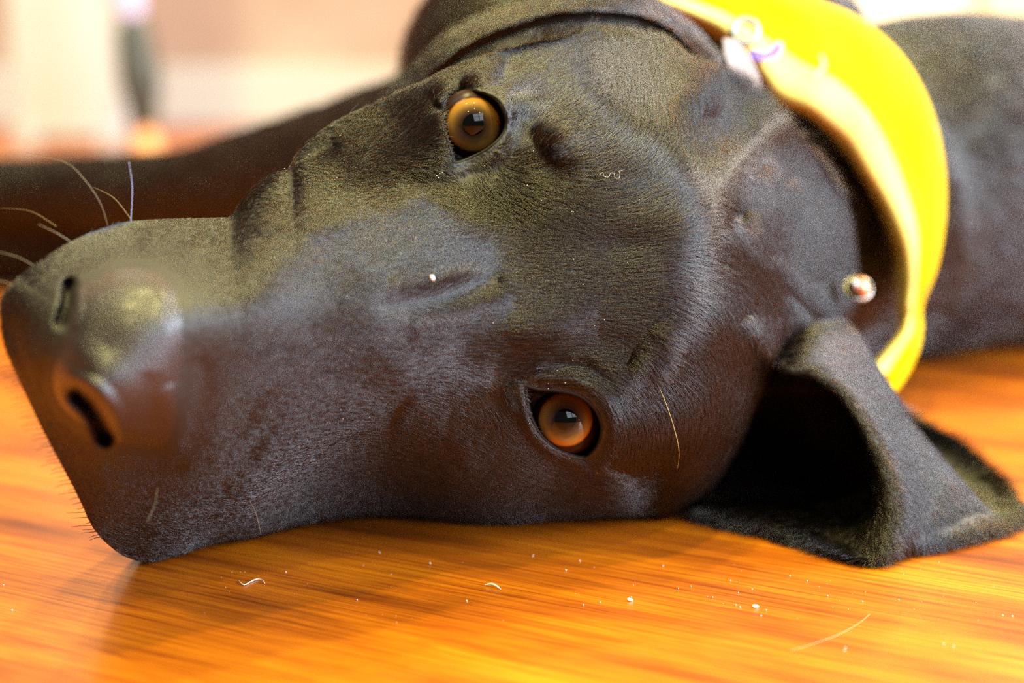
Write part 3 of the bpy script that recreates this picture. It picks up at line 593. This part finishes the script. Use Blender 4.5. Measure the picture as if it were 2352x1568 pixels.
def patch(name, poly, mat, parent, depth_fn, off=.0015):
    p = closed(poly); vs = [P(x, y, depth_fn(x, y)-off) for x, y in p]; vs.append(P(*np.mean(p, 0), depth_fn(*np.mean(p, 0))-off)); n = len(p)
    return mesh_obj(name, vs, [(i, (i+1) % n, n) for i in range(n)], mat, parent)
BB = BVHTree.FromPolygons([tuple(v) for v in (Bv-0*Bn).reshape(-1, 3)], [tuple(map(int, f)) for f in grid_faces(150, 44)])
def bd(x, y):
    h = BB.ray_cast(Vector(CAMV), (Vector(P(x, y, 1.0))-Vector(CAMV)).normalized()); return float((np.array(h[0])-CAMV)@FW) if h[0] else .59
patch('printed_mark', [(1728, 112), (1760, 118), (1788, 96), (1798, 108), (1785, 130), (1750, 138), (1730, 132)], M_purple, band, bd, .0025)
tag(tube('printed_mark', [P(x, y, bd(x, y)-.002) for x, y in ((1885, 128), (1892, 150), (1882, 165), (1866, 175))], [.0006, .0008, .0005], M_greyp, band, n=12))
# white tag
TAG = [(1660, 88, .560), (1690, 92, .560), (1722, 130, .560), (1745, 180, .560), (1756, 236, .562), (1738, 236, .562), (1700, 205, .561), (1676, 165, .560), (1662, 120, .560)]
fr_ = [P(*t) for t in TAG]; bk_ = [P(x, y, d+.0022) for x, y, d in TAG]; n = len(TAG)
tg_ = mesh_obj('collar_tag', fr_+bk_, [tuple(range(n))[::-1], tuple(range(n, 2*n))]+[(i, (i+1) % n, n+(i+1) % n, n+i) for i in range(n)], M_white, smooth=False)
bv = tg_.modifiers.new('b', 'BEVEL'); bv.width = .0007; bv.segments = 2
tag(tg_, 'white pointed tag hanging between the dog\'s head and yellow bandana', 'tag')
bm = bmesh.new()
def torus(name, c, R, r, rot, mat, parent=None, U=36, W=12):
    vs = []; fs = []
    for i in range(U):
        a = 2*math.pi*i/U
        for k in range(W):
            b = 2*math.pi*k/W; vs.append(Vector(((R+r*math.cos(b))*math.cos(a), (R+r*math.cos(b))*math.sin(a), r*math.sin(b))))
    for i in range(U):
        for k in range(W): fs.append((i*W+k, ((i+1) % U)*W+k, ((i+1) % U)*W+(k+1) % W, i*W+(k+1) % W))
    M = Matrix.Translation(Vector(c))@rot
    return mesh_obj(name, [M@v for v in vs], fs, mat, parent)
rg = torus('collar_ring', P(1712, 72, .562), .0040, .0012, Matrix.Rotation(1.2, 4, 'X'), M_steel)
tag(rg, 'small polished steel ring above the white tag on the yellow bandana', 'ring')
bell = empty('collar_bell', tuple(P(1972, 660, .560))); tag(bell, 'tiny round silver and copper bell at the edge of the dog\'s nape', 'bell')
bc = Vector(P(1972, 662, .560))
bm = bmesh.new(); bmesh.ops.create_uvsphere(bm, u_segments=32, v_segments=20, radius=.0042); bmesh.ops.translate(bm, vec=bc, verts=bm.verts); bm_obj('shell', bm, M_copper, bell)
torus('rim', bc, .0043, .0006, Matrix.Rotation(.9, 4, 'X'), M_steel, bell)
bm = bmesh.new(); bmesh.ops.create_uvsphere(bm, u_segments=24, v_segments=16, radius=.0020); bmesh.ops.translate(bm, vec=Vector(P(1961, 652, .5555)), verts=bm.verts); bm_obj('stud', bm, M_steel, bell)
# ------------------------------------------------------------------ crumbs, fibres, dust on the floor
def fp_(x, y): d = fd(y); p = P(x, y, d); return Vector((p[0], p[1], 0))
def crumb(x, y, s, label, flat=.5):
    bm = bmesh.new(); bmesh.ops.create_icosphere(bm, subdivisions=2, radius=s); c = fp_(x, y)
    for v in bm.verts:
        k = 1+.35*math.sin(v.co.x/s*3+v.co.y/s*5+x); v.co = Vector((v.co.x*k, v.co.y*k*.7, v.co.z*flat*k+s*flat*.9))+c
    return tag(bm_obj('crumb', bm, M_dust), label, 'crumb', 'crumbs on the wooden floor')
crumb(1735, 1395, .0008, 'white crumb, largest of the sprinkling at the right on the orange floor')
crumb(1447, 1380, .0008, 'ragged pale crumb alone on the orange floor below the open eye')
tag(tube('clipping', [fp_(1113, 1346)+Vector((0, 0, .0004)), fp_(1128, 1347)+Vector((0, 0, .0008)), fp_(1140, 1351)+Vector((0, 0, .0007)), fp_(1150, 1356)+Vector((0, 0, .0004))], [.0001, .0003, .0003, .0001], M_dust, n=12), 'thin white curved sliver lying on the floor below the eye', 'sliver')
tag(tube('lint_fibre', [fp_(x, y)+Vector((0, 0, .0003)) for x, y in ((548, 1335), (560, 1345), (575, 1338), (590, 1332), (602, 1334), (608, 1341))], [.00012, .00015, .0001], M_dust, n=20), 'short curled pale fibre on the floor below the muzzle', 'fibre')
tag(tube('long_hair', [fp_(x, y)+Vector((0, 0, .0003)) for x, y in ((1998, 1412), (1975, 1432), (1930, 1458), (1870, 1480), (1815, 1497))], [.00004, .00005, .00003], simple('copper_hair', (.85, .45, .2), .5), n=24), 'long pale hair lying on the floor in front of the ear', 'hair')
bm = bmesh.new()
SP = [(1637, 1372), (1728, 1354), (1901, 1369), (1981, 1382), (1587, 1347), (1523, 1300), (1224, 1277), (872, 1269), (988, 1294), (657, 1314), (1814, 1323), (1854, 1335), (1332, 1289), (1558, 1352), (1696, 1362), (1678, 1334), (1760, 1402), (1748, 1415), (1690, 1390), (1700, 1395),
      (2064, 1378), (2303, 1414), (2325, 1416), (1942, 1489), (2168, 1480), (1072, 1380), (820, 1378), (8, 1344), (28, 1402), (1378, 1384), (1340, 1390), (1940, 1495), (2190, 1486), (1450, 1372), (1300, 1310)]
for k in range(60): SP.append((random.uniform(450, 2300), random.uniform(1290, 1430)))
for k, (x, y) in enumerate(SP):
    s = .0002 if k < 35 else random.uniform(.00005, .0001)
    t = bmesh.ops.create_icosphere(bm, subdivisions=1, radius=s)['verts']; bmesh.ops.translate(bm, vec=fp_(x, y)+Vector((0, 0, s*.8)), verts=t)
tag(bm_obj('dust', bm, M_dust), 'fine pale dust specks scattered over the orange wooden floor', 'dust', kind='stuff')
# specks and flakes caught in the coat
def hd(x, y, lift=.001):
    h = HBVH.ray_cast(Vector(CAMV), (Vector(P(x, y, 1.0))-Vector(CAMV)).normalized()); return float((np.array(h[0])-CAMV)@FW)-lift if h[0] else .45
bm = bmesh.new()
for k in range(170):
    x, y = (random.uniform(620, 1650), random.uniform(250, 1150))
    if inside(np.array(x), np.array(y), EYE_U) or inside(np.array(x), np.array(y), EYE_L): continue
    t = bmesh.ops.create_icosphere(bm, subdivisions=1, radius=random.choice([.00004, .00006, .00011]))['verts']; bmesh.ops.translate(bm, vec=Vector(P(x, y, hd(x, y, .0011))), verts=t)
for x, y in ((1003, 403), (1010, 399), (1007, 408), (1016, 396)):
    t = bmesh.ops.create_icosphere(bm, subdivisions=1, radius=.00014)['verts']; bmesh.ops.translate(bm, vec=Vector(P(x, y, hd(x, y, .0011))), verts=t)
o = bm_obj('dandruff', bm, M_dust, dog); o['kind'] = 'stuff'
bm = bmesh.new(); bmesh.ops.create_icosphere(bm, subdivisions=2, radius=.0008)
for v in bm.verts: v.co = Vector((v.co.x*.7, v.co.y*.6, v.co.z*1.0))
bmesh.ops.rotate(bm, matrix=Matrix.Rotation(-.5, 3, 'Y'), verts=bm.verts, cent=(0, 0, 0)); bmesh.ops.translate(bm, vec=Vector(P(993, 638, hd(993, 638, .0016))), verts=bm.verts)
tag(bm_obj('skin_flake', bm, M_dust), 'tiny white flake caught in the fur on the bridge of the muzzle', 'flake')
M_ = 0
cf = [(1376, 402), (1384, 396), (1388, 405), (1398, 406), (1402, 398), (1410, 398), (1413, 408), (1421, 409), (1424, 400), (1422, 393), (1430, 391)]
tag(tube('curly_fibre', [P(x, y, hd(x, y, .0022)) for x, y in cf], [.00004, .00005, .00004], simple('tan_lint', (.5, .44, .34), .7), n=50, seg=5), 'squiggly pale lint fibre lying on the dog\'s forehead fur', 'fibre')

# ------------------------------------------------------------------ far side of the room
def wx(px, y): return (px-1176)/FPX*y*1.0
def Z(py, y):
    a = PITCH+math.atan((py-784)/FPX); return CAM_H-y*math.tan(a)
Y1 = 2.35
t = empty('upright_panel', (wx(160, Y1), Y1, 0)); tag(t, 'tall white flat panel standing on the floor behind the forelegs', 'panel')
box('panel', (wx(36, Y1), Y1, .012), (wx(292, Y1), Y1+.03, 1.3), M_whitebox, t, bev=.004)
box('foot', (wx(50, Y1), Y1-.02, 0), (wx(90, Y1), Y1+.05, .012), M_whitebox, t); box('foot', (wx(240, Y1), Y1-.02, 0), (wx(280, Y1), Y1+.05, .012), M_whitebox, t)
Y2 = 2.2
t = empty('slim_post', (wx(330, Y2), Y2, 0)); tag(t, 'slim dark upright post with a lavender grip beside the white panel', 'post')
tube('post', [(wx(336, Y2), Y2, 0.034), (wx(330, Y2), Y2, Z(180, Y2)), (wx(318, Y2), Y2, Z(70, Y2)), (wx(312, Y2), Y2, Z(40, Y2))], [.016, .027, .022, .014], M_darkleg, t, seg=14, n=16)
tube('grip', [(wx(312, Y2), Y2, Z(45, Y2)), (wx(306, Y2), Y2, Z(-60, Y2)), (wx(304, Y2), Y2, Z(-120, Y2))], [.016, .022, .016], M_lav, t, seg=14, n=10)
tube('foot', [(wx(338, Y2), Y2, 0.0), (wx(338, Y2), Y2, .018), (wx(336, Y2), Y2, .036)], [.022, .016, .010], M_orange, t, seg=16, n=8)
Y3 = 2.5
t = empty('wardrobe', (wx(2330, Y3), Y3, 0)); tag(t, 'tan lacquered cupboard standing furthest behind the dog\'s back', 'cupboard')
box('carcass', (wx(2216, Y3), Y3+.02, .0), (wx(3300, Y3), Y3+.40, 1.6), M_tan, t, bev=.004)
box('door', (wx(2232, Y3), Y3, .05), (wx(2740, Y3), Y3+.018, 1.58), M_tan, t, bev=.004); box('door', (wx(2750, Y3), Y3, .05), (wx(3285, Y3), Y3+.018, 1.58), M_tan, t, bev=.004)
t = empty('drawer_chest', (wx(2060, Y3), Y3, 0)); tag(t, 'cream chest of drawers next to the tan cupboard', 'chest')
box('carcass', (wx(1925, Y3), Y3+.02, 0), (wx(2212, Y3), Y3+.38, .62), M_cream, t, bev=.004)
for k in range(3): box('drawer', (wx(1932, Y3), Y3, .03+.195*k), (wx(2205, Y3), Y3+.018, .215+.195*k), M_cream, t, bev=.003)
Y4 = 2.3
t = empty('wooden_crate', (wx(1820, Y4), Y4, 0)); tag(t, 'orange timber crate beside the cream chest behind the bandana', 'crate')
for k in range(4): box('slat', (wx(1740, Y4), Y4, .004+.062*k), (wx(1915, Y4), Y4+.012, .058+.062*k), M_orange, t, bev=.002)
box('side_panel', (wx(1740, Y4), Y4+.0125, .004), (wx(1740, Y4)+.012, Y4+.20, .245), M_orange, t); box('side_panel', (wx(1915, Y4)-.012, Y4+.0125, .004), (wx(1915, Y4), Y4+.20, .245), M_orange, t)
box('back_panel', (wx(1740, Y4), Y4+.201, .004), (wx(1915, Y4), Y4+.213, .245), M_orange, t); box('base', (wx(1740, Y4)+.013, Y4+.0125, .0), (wx(1915, Y4)-.013, Y4+.20, .012), M_orange, t)
bpy.context.view_layer.update()
